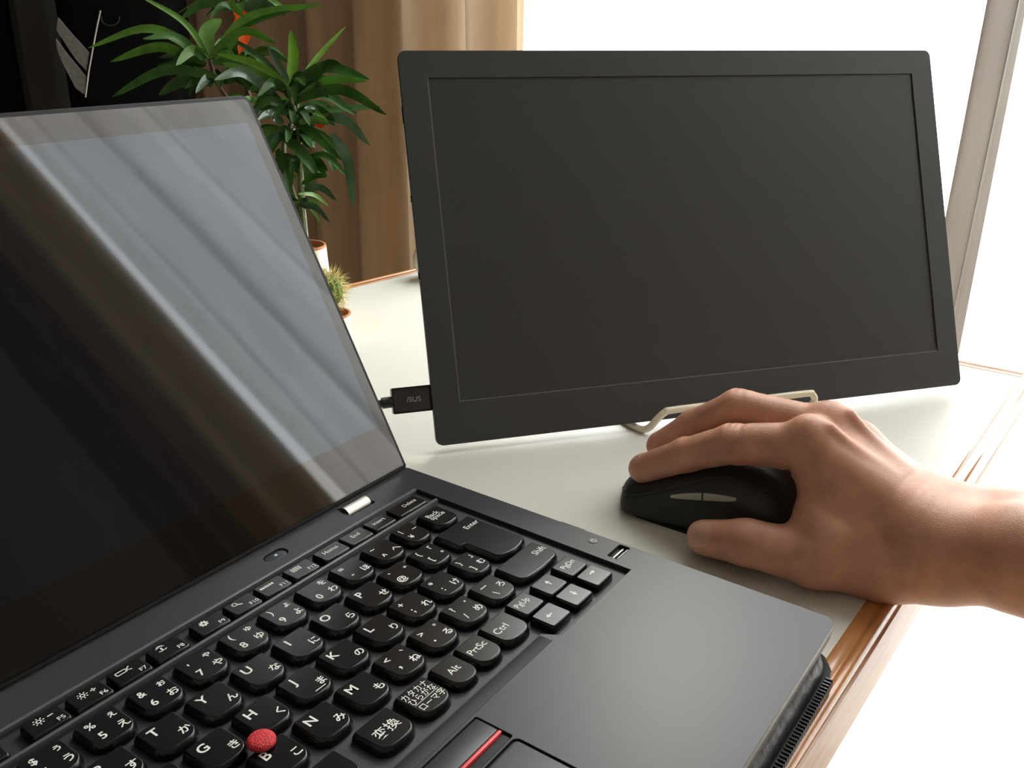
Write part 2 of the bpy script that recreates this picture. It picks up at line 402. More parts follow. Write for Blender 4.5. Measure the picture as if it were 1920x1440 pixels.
# ------------------------------------------------------------------ leather pouch under the laptop
po_ = root('laptop_pouch', (130, -60, TZ), 'black leather zip pouch lying under the laptop on the table edge', 'pouch')
P = rrect(-42, 303.5, -175.5, 55, 16, 8)
rings = []
for k, (ins, z) in enumerate([(3, TZ+.3), (.8, TZ+1.2), (0, TZ+3.5), (0, TZ+5), (.6, TZ+8), (2.2, TZ+11.5), (5.5, TZ+13.6), (9, TZ+14.2)]):
    Q = inset(P, ins); rings.append([(x, y, z) for x, y in Q])
v, f = loft(rings); mk('cover', v, f, M_leather, po_, ang=80)
zc = inset(P, -1.1)
pts = [(x, y, TZ+4.2) for x, y in zc if y < -150 or x > 286]
fr_ = [p for p in pts if p[1] < -160]; fr_.sort(key=lambda p: p[0])
v, f = tube([(-20, -176.6, TZ+4.4), (288, -176.6, TZ+4.4)]+[(288+16*math.sin(a), -160.6-16*math.cos(a), TZ+4.4) for a in (.4, .8, 1.2)], 2.0, 8)
mk('zip_tape', v, f, M_black, po_)
tl = []
for k in range(146):
    x = 287-k*2.1; tl.append((x-.6, x+.6, -180.0, -176.8, TZ+2.8, TZ+6.6))
v, f = boxes(tl); tag(mk('zip_teeth', v, f, M_zip, po_, bevel=.25, seg=1), 'small dark teeth', kind='stuff')

# ------------------------------------------------------------------ laptop
lap = root('laptop', (130, -60, TZ+14.2), 'open black laptop with Japanese key legends on a leather pouch', 'laptop')
BX0, BX1, BY0, BY1 = -36.4, 296.6, -175.6, 50.5
DZ = -1.5
out_ = rrect(BX0, BX1, BY0, BY1, 8, 6, (5, 5, 7, 7))
rings = []
for ins, z in ((9, -14.6), (4, -14.2), (1.4, -11.5), (.4, -8), (0, -4.4)):
    rings.append([(x, y, z) for x, y in inset(out_, ins)])
v, f = loft(rings); mk('base', v, f, M_deck, lap, ang=50)
well = [(-14, -93.4), (0, -86.6), (221, -86.6), (225, -93.4), (279.7, -93.4), (281.6, 27.6), (-14, 27.6)]
well = [(-16, -86.6), (220.5, -86.6), (224.5, -93.4), (280.0, -93.4), (281.4, 27.6), (-16, 27.6)]
groove = [(-16, -93.0), (218.8, -93.0), (215, -88.6), (-16, -88.6)]
tpw = rrect(68.5, 170.2, -109, -93.8, .8, 2); pad = rrect(68.5, 170.2, -171, -109.8, 2.5, 4)
hg = [rrect(243, 259.6, 33.6, 43.6, .6, 2), rrect(0.4, 17, 33.6, 43.6, .6, 2)]
pw = rrect(193.4, 205.2, 32.8, 39.4, 3.2, 6); fp = rrect(283.8, 295.2, -85.0, -79.6, .6, 2)
v, f = sheet(out_, [well, tpw, pad, hg[0], hg[1], pw, fp], -4.5, DZ); mk('deck', v, f, M_deck, lap, smooth=False, bevel=.35, seg=2)
v, f = plate(inset(well, -.8), -4.5, -3.6); mk('keyboard_tray', v, f, M_well, lap)
v, f = sheet([(-15.5, 11.0), (279.2, 11.0), (279.2, 12.6), (-15.5, 12.6)], [], -3.7, -1.0); mk('rib', v, f, M_rib, lap, bevel=.3)
v, f = sheet([(-15.5, 25.9), (281, 25.9), (281, 27.5), (-15.5, 27.5)], [], -3.7, -1.2); mk('rib', v, f, M_rib, lap, bevel=.3)
v, f = box(-15.9, 219.5, -92.6, -87.0, DZ-.1, DZ+.12); tag(mk('edge_band', v, f, M_black, lap, bevel=.08), 'darker strip below the keys')
# hinge barrels
for k, (x0, x1) in enumerate(((243.8, 258.8), (1.2, 16.2))):
    v, f = tube([(x0, 39.2, -3.6), (x1, 39.2, -3.6)], 3.9, 20); mk('hinge', v, f, M_steel, lap, ang=60)
    v, f = box(x0-1, x1+1, 33, 44, -4.6, -4.4); mk('hinge_slot', v, f, M_black, lap)
# power button, dimple, fingerprint reader, side tab
v, f = plate(inset(pw, .5), -4.4, -2.0, .5); pb = mk('power_button', v, f, M_deck, lap)
v, f = lathe([(.75, 0), (.75, .12), (.4, .16)], (199.6, 36.4, -2.0), 14); mk('indicator', v, f, M_led, pb)
v, f = lathe([(2.0, 0), (2.0, .25), (1.5, .35), (.7, .2)], (290.6, -68.6, DZ), 20); mk('indicator_dot', v, f, M_rib, lap)
v, f = plate(inset(fp, .1), -4.4, -3.2); fpo = mk('fingerprint_reader', v, f, M_black, lap)
v, f = box(284.8, 294.2, -82.6, -81.6, -3.3, -2.3); mk('sensor_bar', v, f, M_steel, fpo, bevel=.3)
v, f = box(284.8, 294.2, -84.5, -84.1, -3.3, -1.9); mk('sensor_bar', v, f, M_steel, fpo, bevel=.2)
v, f = box(296, 298.2, -60.2, -47.4, -6, -2.2); mk('side_tab', v, f, M_black, lap, bevel=.4)
# trackpoint buttons and touchpad
for (x0, x1) in ((69.2, 103.4), (104.2, 134.4), (135.2, 169.6)):
    v, f = plate(rrect(x0, x1, -103.4, -94.4, .6, 3), -4.4, -1.55, .3); b = mk('click_button', v, f, M_deck, lap)
    if x0 == 104.2: continue
for (x0, x1) in ((69.2, 103.4), (104.2, 134.4), (135.2, 169.6)):
    v, f = box(x0, x1, -105.0, -103.7, -4.4, -1.35); tag(mk('red_stripe', v, f, M_redpaint, lap, bevel=.25), 'red line along the click buttons')
    v, f = plate(rrect(x0, x1, -108.6, -105.2, .4, 2), -4.4, -2.3, .3); mk('button_lip', v, f, M_black, lap)
v, f = plate(inset(pad, .6), -4.4, -1.9, .3); mk('touchpad', v, f, M_deck, lap)

# --- keys
ROWP = 18.38
KEYMESH = {}
def keyoutline(w, d, fr=3.4, bulge=1.1, br=1.0):
    """top outline of one key about its centre: straight back edge, bowed front edge"""
    x0, x1, y0, y1 = -w/2, w/2, -d/2, d/2; P = []
    n = 5
    for (cx, cy, a0, rr) in ((x0+fr, y0+fr, 180, fr), (x1-fr, y0+fr, 270, fr), (x1-br, y1-br, 0, br), (x0+br, y1-br, 90, br)):
        for k in range(n+1):
            a = math.radians(a0+90*k/n); P.append([cx+rr*math.cos(a), cy+rr*math.sin(a)])
        if a0 == 180:
            for k in range(1, 6):
                t = k/6; P.append([x0+fr+(w-2*fr)*t, y0])
    for q in P:
        if q[1] < 0: q[1] -= bulge*max(0, 1-(2*q[0]/w)**2)*min(1, -q[1]/(d/2))
    return [tuple(q) for q in P]
def key_mesh(P, base=1.0, top=0.0):
    n = len(P); rings = []
    for ins, z in ((-base, -3.3), (-base*.85, -2.0), (-.25, -.75), (0, -.32), (.18, -.1), (.42, 0), (.5, 0.0)):
        rings.append([(x, y, z+top) for x, y in inset(P, ins)])
    return loft(rings)
def key(cx, cy, w, d, legends, shape=None, flat=False, P=None, top=0.0):
    kid = (w, d, flat, top) if P is None else id(P)
    loc = (cx, cy, 0)
    if kid in KEYMESH:
        k = bpy.data.objects.new('key', KEYMESH[kid]); COL.objects.link(k); k.parent = lap; k.location = W(loc)-ORG[lap.name]; ORG[k.name] = W(loc)
    else:
        Q = P or (rrect(-w/2, w/2, -d/2, d/2, 1.0, 3) if flat else keyoutline(w, d))
        V, Fc = key_mesh(Q, .5 if flat else 1.0, top)
        k = mk('key', [(x+cx, y+cy, z) for x, y, z in V], Fc, M_key, lap, ang=40, loc=loc); KEYMESH[kid] = k.data
    parts = []
    for (s, lx, ly, size, *rest) in legends:
        if isinstance(s, tuple): parts.append(([(cx+a*1+lx, cy+b_+ly, .03+top) for a, b_ in s[0]], s[1]))
        else: parts.append(text(s, cx+lx, cy+ly, size, .03+top, rest[0] if rest else 1))
    if parts:
        V, Fc = join(parts); mk('legend', V, Fc, M_leg, k, smooth=False, loc=loc)
    return k
def K4(main, kana, sh='', skana='', big=4.6):
    L = []
    if main.isalpha() and len(main) == 1 and not sh:
        L.append((main, -3.0, 2.9, 5.2))
    elif main: L.append((main, -3.1, -3.2, big))
    if kana: L.append((kana, 4.2, -3.3, 4.1))
    if sh: L.append((sh, -3.4, 3.5, 4.2))
    if skana: L.append((skana, 4.2, 3.3, 3.6))
    return L
KW, KD = 14.2, 13.9
num = [('1', 'ぬ', '!', ''), ('2', 'ふ', '"', ''), ('3', 'あ', '#', 'ぁ'), ('4', 'う', '$', 'ぅ'), ('5', 'え', '%', 'ぇ'), ('6', 'お', '&', 'ぉ'), ('7', 'や', "'", 'ゃ'), ('8', 'ゆ', '(', 'ゅ'), ('9', 'よ', ')', 'ょ'), ('0', 'わ', '', 'を'), ('-', 'ほ', '=', ''), ('^', 'へ', '~', '')]
for i, (a, b, c, d) in enumerate(num): key((i+1)*19.05-.4, 0, KW, KD, K4(a, b, c, d))
key(0, 0, 14.2, KD, [('半/', 0, 3, 3), ('全', 0, -1, 3)])
key(13*19.05-1.2, 0, 12.6, KD, [('|', -3.2, 3.4, 3.6), ('¥', -2.6, -2.6, 3.6), ('ー', 3.4, 1.2, 3.2)])
key(265.1, -.3, 13.6, KD, [('Back', -.6, 2.8, 3.9), ('space', -.2, -.6, 3.9)])
for i, (a, b) in enumerate([('Q', 'た'), ('W', 'て'), ('E', 'い'), ('R', 'す'), ('T', 'か'), ('Y', 'ん'), ('U', 'な'), ('I', 'に'), ('O', 'ら'), ('P', 'せ')]):
    key((i+1.5)*19.05, -ROWP, KW, KD, K4(a, b))
key(11.5*19.05-.4, -ROWP, KW, KD, [('@', -2.8, -3.2, 4.4), ('゛', 4.6, 2.0, 5.0), ('`', -3.4, 3.6, 5)])
key(12.5*19.05-1.0, -ROWP, KW, KD, [('[', -2.6, -3.6, 4.2), ('{', -3.4, 3.2, 4.0), ('「', 4.2, 3.4, 3.8), ('゜', 5.0, -3.0, 5)])
for i, (a, b) in enumerate([('A', 'ち'), ('S', 'と'), ('D', 'し'), ('F', 'は'), ('G', 'き'), ('H', 'く'), ('J', 'ま'), ('K', 'の'), ('L', 'り')]):
    k = key((i+1.75)*19.05, -2*ROWP, KW, KD, K4(a, b)+([(([(-2.4, -.2), (2.4, -.2), (2.4, .2), (-2.4, .2)], [(0, 1, 2, 3)]), 1.2, -6.2, 1)] if a in 'FJ' else []))
key(10.75*19.05, -2*ROWP, KW, KD, K4(';', 'れ', '+'))
key(11.75*19.05-.6, -2*ROWP, KW, KD, K4(':', 'け', '*'))
key(12.75*19.05-.8, -2*ROWP, 12.6, KD, [(']', -2.6, -3.6, 4.0), ('}', -3.4, 3.2, 3.8), ('」', 4.0, 3.2, 3.6), ('む', 3.9, -2.6, 3.8)])
for i, (a, b) in enumerate([('Z', 'つ'), ('X', 'さ'), ('C', 'そ'), ('V', 'ひ'), ('B', 'こ'), ('N', 'み'), ('M', 'も')]):
    key((i+2.25)*19.05, -3*ROWP, KW, KD, K4(a, b))
key(9.25*19.05, -3*ROWP, KW, KD, K4(',', 'ね', '<', '、', 6))
key(10.25*19.05, -3*ROWP, KW, KD, K4('.', 'る', '>', '。', 6))
key(11.25*19.05, -3*ROWP, KW, KD, K4('/', 'め', '?', '・', 4.2))
key(12.25*19.05-.4, -3*ROWP, KW, KD, [('\\', -2.4, -3.4, 4), ('ー', -2.4, 3.0, 4.2), ('ろ', 4, -1.0, 4)])
# enter: tall stepped key
EN = [(-9.6, 17.0), (-9.6, 4.0), (-8.8, 3.2), (-6.6, 3.0), (-6.0, 2.2), (-6.0, -13.0), (-5.3, -14.6), (-3.6, -15.6), (0, -16.7), (4, -17.1), (8, -16.7), (11.4, -15.6), (13.0, -14.6), (13.6, -13), (13.6, 16.4), (13.0, 17.0)]
key(259.6, -28.4, 23, 33, [('Enter', 8.2, 10.8, 3.9)], P=EN)
key(258.2, -3*ROWP+.1, 27.2, KD, [('Shift', 9.4, .4, 4.2)])
# bottom row
BY = -4*ROWP-.6
bot = [(14.6, 14.2, [('Fn', 0, 0, 3.6)]), (33, 14.2, [('Ctrl', 0, 0, 3.6)]), (51.5, 14.2, [('Alt', 0, 0, 3.6)]), (72, 16, [('無変換', 0, 0, 3.6)]),
       (107.5, 46, []), (147.2, 15.4, [('変換', 0, -.6, 5.0)]), (166.7, 14.4, [('カタカナ', -.2, 3.9, 3.5, .86), ('ひらがな', 0, .6, 3.5, .86), (([(-6, -.12), (6, -.12), (6, .12), (-6, .12)], [(0, 1, 2, 3)]), 0, -1.5, 1), ('ローマ字', .4, -3.7, 3.5, .86)]),
       (183.6, 11.8, [('Alt', -.4, 0, 4.2)]), (198.2, 12.4, [('PrtSc', -.3, .6, 4.2)]), (214.6, 15.0, [('Ctrl', -2.2, .2, 4.4)])]
for cx, w, L in bot: key(cx, BY+.1, w, 13.4, L)
def arrow(dx, dy):
    base = [(-.35, -1.7), (.35, -1.7), (.35, .1), (1.15, .1), (0, 1.8), (-1.15, .1), (-.35, .1)]
    return ([(a*dy+b_*dx, b_*dy-a*dx) for a, b_ in base], [(0, 1, 2, 6), (3, 4, 5), (2, 3, 5, 6)])
for cx, cy, L in ((231.7, -71.8, [('PgUp', -.6, .6, 3.7)]), (265.2, -71.8, [('PgDn', .4, .6, 3.7)]), (248.6, -72.2, [(arrow(0, 1), .5, .6, 1)]),
                  (231.7, -84.1, [(arrow(-1, 0), -1.2, 0, 1)]), (248.4, -84.2, [(arrow(0, -1), .6, .3, 1)]), (265.4, -83.8, [(arrow(1, 0), 1.0, 1.6, 1)])):
    key(cx, cy, 12.4, 10.6, L, flat=True)
# function row
def icon(kind):
    if kind == 'bar': return ([(-4, -.8), (4, -.8), (4, .8), (-4, .8)], [(0, 1, 2, 3)])
    V, Fc = [], []
    def ring(cx, cy, r0, r1, n=12, a0=0, a1=2*math.pi):
        s = len(V)
        for k in range(n+1):
            a = a0+(a1-a0)*k/n; V.append((cx+r0*math.cos(a), cy+r0*math.sin(a))); V.append((cx+r1*math.cos(a), cy+r1*math.sin(a)))
        for k in range(n): Fc.append((s+2*k, s+2*k+1, s+2*k+3, s+2*k+2))
    def seg(x0, y0, x1, y1, w=.22):
        s = len(V); l = math.hypot(x1-x0, y1-y0); nx, ny = -(y1-y0)/l*w, (x1-x0)/l*w
        V.extend([(x0-nx, y0-ny), (x1-nx, y1-ny), (x1+nx, y1+ny), (x0+nx, y0+ny)]); Fc.append((s, s+1, s+2, s+3))
    if kind.startswith('sun'):
        ring(0, 0, .55, .95)
        for k in range(8):
            a = k*math.pi/4; seg(1.3*math.cos(a), 1.3*math.sin(a), 1.9*math.cos(a), 1.9*math.sin(a), .2)
        seg(2.9, 0, 4.9, 0, .25)
        if kind == 'sun+': seg(3.9, -1, 3.9, 1, .25)
    if kind == 'gear':
        ring(0, 0, .5, 1.35)
        for k in range(8):
            a = k*math.pi/4; seg(1.2*math.cos(a), 1.2*math.sin(a), 1.8*math.cos(a), 1.8*math.sin(a), .35)
    if kind == 'find': ring(-.8, .3, .75, 1.15); seg(0, -.5, 1.7, -1.6, .3)
    if kind == 'screen':
        for a in ((-2.6, -.8, 1.2, -.8), (-2.6, .9, 1.2, .9), (-2.6, -.8, -2.6, .9), (1.2, -.8, 1.2, .9), (1.2, 0, 3, 1.3), (1.2, 0, 3, -1.1)): seg(*a)
    if kind == 'net':
        ring(0, .6, .8, 1.1, 8, .2, 2.9); ring(0, .4, 1.5, 1.8, 8, .2, 2.9); seg(0, -1.4, 0, .6, .3); seg(-1.6, -.9, -.5, -1.4); seg(1.6, -.9, .5, -1.4)
    if kind == 'grid':
        for i in range(4):
            for j in range(3): seg(-2.2+i*1.25, -1+j*.95, -1.3+i*1.25, -1+j*.95, .33)
    if kind == 'keys':
        for i in range(6): seg(-3.4+i*1.15, 0, -2.5+i*1.15, 0, .62)
    return (V, Fc)
FYc = 17.9
fk = [(0, 13, 'Esc', None), (17.5, 12.6, 'F1', None), (33, 12.6, 'F2', None), (48.6, 12.6, 'F3', None), (64.2, 12.6, 'F4', None),
      (84.9, 13, 'F5', 'sun-'), (100.4, 13, 'F6', 'sun+'), (115.8, 13, 'F7', 'screen'), (131.6, 13, 'F8', 'net'), (150.3, 13.1, 'F9', 'gear'), (166.0, 13, 'F10', 'find'), (181.4, 13.3, 'F11', 'keys'), (197.0, 13.4, 'F12', 'grid'),
      (214.5, 14.2, 'Home', ''), (229.9, 13.6, 'End', ''), (245.2, 13.4, 'Insert', ''), (264.1, 19.2, 'Delete', '')]
for cx, w, s, ic in fk:
    if ic == '': L = [(s, 2.6 if s == 'Delete' else .2, .8, 3.1)]
    elif ic: L = [(s, 3.9, -2.4, 2.7), (icon(ic), -1.6, 1.6, 1)]
    else: L = [(s, 3, -2, 2.7)]
    key(cx, FYc, w, 9.0, L, flat=True, top=-.35)
# outer left keys (beyond the frame)
for cx, cy, w, s in ((4.3, -ROWP, 22, 'Tab'), (6.5, -2*ROWP, 27, 'Caps'), (11, -3*ROWP, 36, 'Shift')):
    key(cx+3, cy, w-2, KD, [(s, -3, 1, 3.4)])
# pointing stick between G, H and B
v, f = lathe([(2.0, -3.4), (2.0, .2), (4.0, .5), (4.6, 1.1), (4.65, 2.0), (4.2, 2.7), (3.1, 3.1), (1.5, 3.3)], (118.6, -47.6, 0), 28)
tag(mk('pointing_stick', v, f, M_red, lap, ang=60), 'red rubber pointing stick')

# --- lid
LU = np.array([0, .48571, .87412]); LN = np.array([0, -.87412, .48571])
LM = Matrix(((1, LU[0], LN[0], 0), (0, LU[1], LN[1], 44.06), (0, LU[2], LN[2], -1.6), (0, 0, 0, 1)))
lo = rrect(BX0, BX1-.3, .8, 205.2, 5, 6, (2, 2, 5, 5))
v, f = plate(lo, -5.2, -.9, .8); V2 = v; lid = mk('lid', v, f, M_lid, lap, xf=LM, ang=50)
v, f = sheet(inset(lo, .9), [inset(lo, 2.5)], -.95, -.25); mk('screen_gasket', v, f, M_black, lid, xf=LM, smooth=False)
disp = rrect(-27.5, 288.0, 26.5, 190.5, .3, 1)
v, f = sheet(inset(lo, 2.6), [disp], -.9, 0.0); mk('screen_bezel', v, f, M_gloss, lid, xf=LM, smooth=False)
v, f = plate(disp, -.9, -.02); mk('display', v, f, M_disp, lid, xf=LM, smooth=False)

# ------------------------------------------------------------------ portable monitor
MR = np.array([[0.7855732995509521, 0.22823295911578392, -0.5751385114960418], [-0.6187484194813133, 0.2972579122199724, -0.7271781948133482], [0.004998441957891522, 0.927117818832038, 0.3747366616467057]])
MT = CAM+1.005*(np.array([360.032, 78.095, -23.047])-CAM)
MM = Matrix([[*(MR[i]*1.005), MT[i]] for i in range(3)]+[[0, 0, 0, 1]])
MWd, MHt = 377.4, 235.9
mon = root('monitor', (MT[0]+160, MT[1]-110, TZ+3), 'slim black portable monitor leaning back on a wire stand, screen off', 'monitor')
mo = rrect(0, MWd, 0, MHt, 4.6, 6)
ax0, ax1, ay0, ay1 = 16.45, 360.65, 25.06, 219.45
act = [(ax0, ay0), (ax1, ay0), (ax1, ay1), (ax0, ay1)]
v, f = sheet(mo, [act], -3.2, 0); mk('front_frame', v, f, M_mon, mon, xf=MM, smooth=False, bevel=.35)
v, f = plate(act, -3.1, -.7); mk('screen', v, f, M_monscr, mon, xf=MM, smooth=False)
# grey strip at the screen's left and bottom, painting the highlight of its edge
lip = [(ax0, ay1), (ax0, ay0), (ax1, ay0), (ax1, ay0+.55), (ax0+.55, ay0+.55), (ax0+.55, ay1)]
v, f = sheet(lip, [], -.8, -.1); mk('painted_lip_glint', v, f, M_lip_glint, mon, xf=MM, smooth=False)
bo = rrect(1.5, MWd-6, 1.2, MHt-2, 4.6, 6)
rings = [[(x, y, -3.1) for x, y in bo], [(x, y, -4.6) for x, y in inset(bo, .3)], [(x, y, -7.6) for x, y in inset(bo, 4)]]
v, f = loft(rings); mk('back_cover', v, f, M_black, mon, xf=MM)
for (y0, y1) in ((193, 203), (146, 150), (100, 104)):
    v, f = box(-.5, 2.0, y0, y1, -2.6, -.9); mk('side_button', v, f, M_black, mon, xf=MM, bevel=.2)
# cable plugged into the left side
cab = root('usb_cable', tuple(MM @ Vector((-10, 29, -3))), 'black cable with a flat glossy plug in the left side of the monitor', 'cable')
v, f = plate(rrect(-23.5, .8, 21.6, 37.0, .8, 3), -7.0, -1.2, .6); pg = mk('plug', v, f, M_plug, cab, xf=MM, ang=50)
v, f = sheet(rrect(-23.5, -.2, 21.6, 37.0, .6, 2), [rrect(-22.6, -1.2, 22.8, 35.9, .4, 2)], -1.3, -.9); mk('plug_frame', v, f, M_black, pg, xf=MM, smooth=False)
V, Fc = text('/SUS', -10.8, 29.4, 3.9, -1.12, 1.1); mk('plug_print', V, Fc, M_print, pg, xf=MM, smooth=False)
v, f = tube([tuple(MM @ Vector(p)) for p in ((-23, 29, -4), (-29.5, 28.8, -4))], 3.4, 14); mk('strain_relief', v, f, M_cable, cab)
p0 = MM @ Vector((-29, 28.8, -4))
v, f = tube(spline([p0, MM @ Vector((-45, 27.5, -5)), (p0.x-40, p0.y+45, 0), (p0.x-62, p0.y+72, TZ+6), (p0.x-110, p0.y+95, TZ+2.6), (230, 130, TZ+2.6), (120, 140, TZ+2.6)], 8), 2.3, 10); mk('cord', v, f, M_cable, cab)

# wire stand under the monitor
e1 = np.array([.7856, -.6187]); e2 = np.array([-.62, -.784])
def SW(u, w, z): q = MT[:2]+u*e1+w*e2; return (q[0], q[1], z)
st = root('wire_stand', SW(195, 0, TZ), 'cream coated wire stand holding up the monitor', 'stand')
front = spline([SW(121, -40, TZ+1.9), SW(127, -12, TZ+1.9), SW(131.5, 3, TZ+2.1), SW(135.5, 7, TZ+4.6), SW(140, 7.2, TZ+9.5), SW(145.5, 6.6, TZ+13.6), SW(152, 6.5, TZ+14.6), SW(200, 6.5, TZ+15.2),
                SW(247, 6.5, TZ+15.8), SW(252.4, 6.6, TZ+14.6), SW(254.4, 6.8, TZ+11.2), SW(252.6, 6.6, TZ+7.4), SW(248, 4, TZ+4.4), SW(243, -3, TZ+2.2), SW(238, -20, TZ+1.9), SW(236, -40, TZ+1.9)], 7)
v, f = tube(front, 2.3, 12); mk('front_hook', v, f, M_wire, st, ang=80)
rear = spline([SW(121, -38, TZ+1.9), SW(121, -70, TZ+1.9), SW(123, -120, TZ+1.9), SW(130, -128, TZ+1.9), SW(228, -128, TZ+1.9), SW(234, -120, TZ+1.9), SW(236, -70, TZ+1.9), SW(236, -38, TZ+1.9)], 6)
v, f = tube(rear, 1.9, 10); mk('rear_foot', v, f, M_wire, st, ang=80)
up_ = spline([SW(128, -126, TZ+2), SW(128, -110, 40), SW(128, -88, 92), SW(134, -86, 98), SW(224, -86, 98), SW(230, -88, 92), SW(230, -110, 40), SW(230, -126, TZ+2)], 6)
v, f = tube(up_, 1.9, 10); mk('back_support', v, f, M_wire, st, ang=80)

# ------------------------------------------------------------------ hand and forearm (signed distance, smooth union, surface nets)
def seg_d(G, a, b, ra, rb, sq=None):
    a = np.array(a, np.float32); b = np.array(b, np.float32); d = b-a; L2 = float(d@d)
    P0, P1, P2 = G[0]-a[0], G[1]-a[1], G[2]-a[2]
    t = np.clip((P0*d[0]+P1*d[1]+P2*d[2])/L2, 0, 1)
    q0 = P0-t*d[0]; q1 = P1-t*d[1]; q2 = P2-t*d[2]
    return np.sqrt(q0*q0+q1*q1+q2*q2)-(ra+(rb-ra)*t)
def smin(a, b, k):
    h = np.clip(.5+.5*(b-a)/k, 0, 1); return b*(1-h)+a*h-k*h*(1-h)
def J(px, py, x): return on(px, py, 0, x)
XI, XM = 378, 399
iT, iD, iP, iM = J(1207, 879, XI), J(1288, 852, XI), J(1376, 832, XI), J(1520, 838, XI+6)
mT, mD, mP, mM_ = J(1240, 836, XM), J(1300, 800, XM), J(1385, 766, XM), J(1558, 812, XM+4)
rP = np.array([421, mP[1]-7, mP[2]-12]); rD = np.array([422, rP[1]+21, rP[2]-14]); rT = np.array([421, rD[1]+14, rD[2]-14]); rM = np.array([422, mM_[1]-10, mM_[2]-13])
pP = np.array([440, mP[1]-22, mP[2]-24]); pD = np.array([439, pP[1]+14, pP[2]-10]); pT = np.array([437, pD[1]+12, pD[2]-9]); pM = np.array([436, mM_[1]-18, mM_[2]-28])
tT, tI, tM, tC = J(1322, 1008, 349), J(1400, 1017, 350), J(1530, 1048, 358), J(1660, 1056, 374)
wR, wU = J(1762, 1030, 378), J(1752, 975, 404)
fR, fU = np.array(J(1930, 1050, 372)), np.array(J(1930, 1012, 398))
dfo = np.array([-.10, -1.0, -.02]); fR2 = fR+dfo*290; fU2 = fU+dfo*290
def hand_sdf(G):
    D = lambda a, b, ra, rb: seg_d(G, a, b, ra, rb)
    # fingers
    fi = smin(smin(D(iM, iP, 12.0, 10.0), D(iP, iD, 10.0, 8.7), 3), D(iD, iT, 8.7, 7.9), 3)
    fm = smin(smin(D(mM_, mP, 12.0, 10.0), D(mP, mD, 10.0, 8.7), 3), D(mD, mT, 8.7, 7.9), 3)
    fr3 = smin(smin(D(rM, rP, 11.5, 9.5), D(rP, rD, 9.5, 8.3), 3), D(rD, rT, 8.3, 7.0), 3)
    fp_ = smin(smin(D(pM, pP, 10.5, 8.3), D(pP, pD, 8.3, 7.2), 3), D(pD, pT, 7.2, 6.2), 3)
    fing = np.minimum(np.minimum(fi, fm), np.minimum(fr3, fp_))
    # palm from the metacarpals
    palm = D(iM, wR, 12.5, 17)
    for a, b, ra, rb in ((mM_, (wR+wU)/2, 12.5, 18), (rM, wU, 12, 17), (pM, wU+np.array([4, 6, -4]), 11, 15)):
        palm = smin(palm, D(a, b, ra, rb), 9)
    # flesh between thumb and index, ball of the thumb, heel of the hand
    web = D((iM+np.array([0, -6, -8])), (tC+np.array([6, 8, 3])), 9.5, 17)
    web = smin(web, D(iM+np.array([4, -14, -14]), tM+np.array([10, -10, 3]), 8, 10), 8)
    web = smin(web, D(J(1532, 905, 380), J(1528, 975, 366), 8.5, 8.5), 8)
    web = smin(web, D(J(1528, 975, 366), J(1560, 1010, 362), 8.5, 11), 8)
    palm = smin(palm, web, 10)
    palm = smin(palm, D(tC, wR+np.array([0, 0, -6]), 17.5, 18), 8)
    palm = smin(palm, D(wU+np.array([6, 20, -12]), wU+np.array([2, -4, -8]), 14, 16), 8)
    th = smin(smin(D(tC, tM, 16.5, 13.2), D(tM, tI, 13.2, 11.0), 4), D(tI, tT, 11.0, 8.8), 3)
    # forearm
    arm = smin(D(wR, fR, 21.0, 22.0), D(wU, fU, 19.0, 20), 12)
    arm = smin(arm, smin(D(fR, fR2, 22, 34), D(fU, fU2, 20, 33), 12), 8)
    d = smin(palm, arm, 12)
    d = smin(d, th, 7); d = smin(d, fing, 6)
    # knuckle swellings
    for c, r in ((iM+np.array([-1, 2, 9]), 6.5), (mM_+np.array([0, 2, 8]), 7), (rM+np.array([0, 2, 8]), 6)):
        d = smin(d, np.sqrt((G[0]-c[0])**2+(G[1]-c[1])**2+(G[2]-c[2])**2)-r, 7)
    # tendons running back from the knuckles
    for a, b in ((iM, wR+np.array([6, 10, 2])), (mM_, (wR+wU)/2+np.array([2, 8, 2])), (tM+np.array([2, -6, 4]), wR+np.array([0, 8, 4]))):
        up = np.array([0, 0, 11.5]) if a is not tM else np.zeros(3)
        d = smin(d, D(a+up+np.array([0, -8, .5]), b+np.array([0, 6, 14.5]), 1.8, 2.2), 5)
    # bone on the outer wrist
    c = wU+np.array([10, -24, 8]); d = smin(d, np.sqrt((G[0]-c[0])**2+(G[1]-c[1])**2+(G[2]-c[2])**2)-9, 10)
    # skin creases
    def crease(c, n, r, depth, wd):
        n = np.array(n, float); n /= np.linalg.norm(n)
        P0, P1, P2 = G[0]-c[0], G[1]-c[1], G[2]-c[2]; q = P0*n[0]+P1*n[1]+P2*n[2]; rr = P0*P0+P1*P1+P2*P2
        return depth*np.exp(-(q/wd)**2)*np.exp(-rr/(r*r))
    di = iD-iP; dm = mD-mP
    for k in (-3.2, 0, 3.2): d = d+crease(iP+np.array([0, k, 9]), di, 7, 1.0, 1.0)
    for k in (-1.6, 1.4): d = d+crease(iD+np.array([0, k, 8]), iT-iD, 6, .8, .9)
    for k in (-2, 1.5): d = d+crease(mP+np.array([0, k, 9]), dm, 7, .8, 1.0)
    d = d+crease(iP+np.array([-4, 0, -9]), di, 8, .9, 1.2)+crease(iM+np.array([-7, 6, -10]), (0, 1, .4), 9, 1.6, 1.5)
    for k in (-3, 0, 2.6): d = d+crease(tI+np.array([-6, k, 6]), tT-tI, 9, .8, 1.0)
    for k in (0, 5, 9, 16): d = d+crease((wR+wU)/2+np.array([-6, k, 16]), (.15, 1, 0), 26, .6, 1.1)
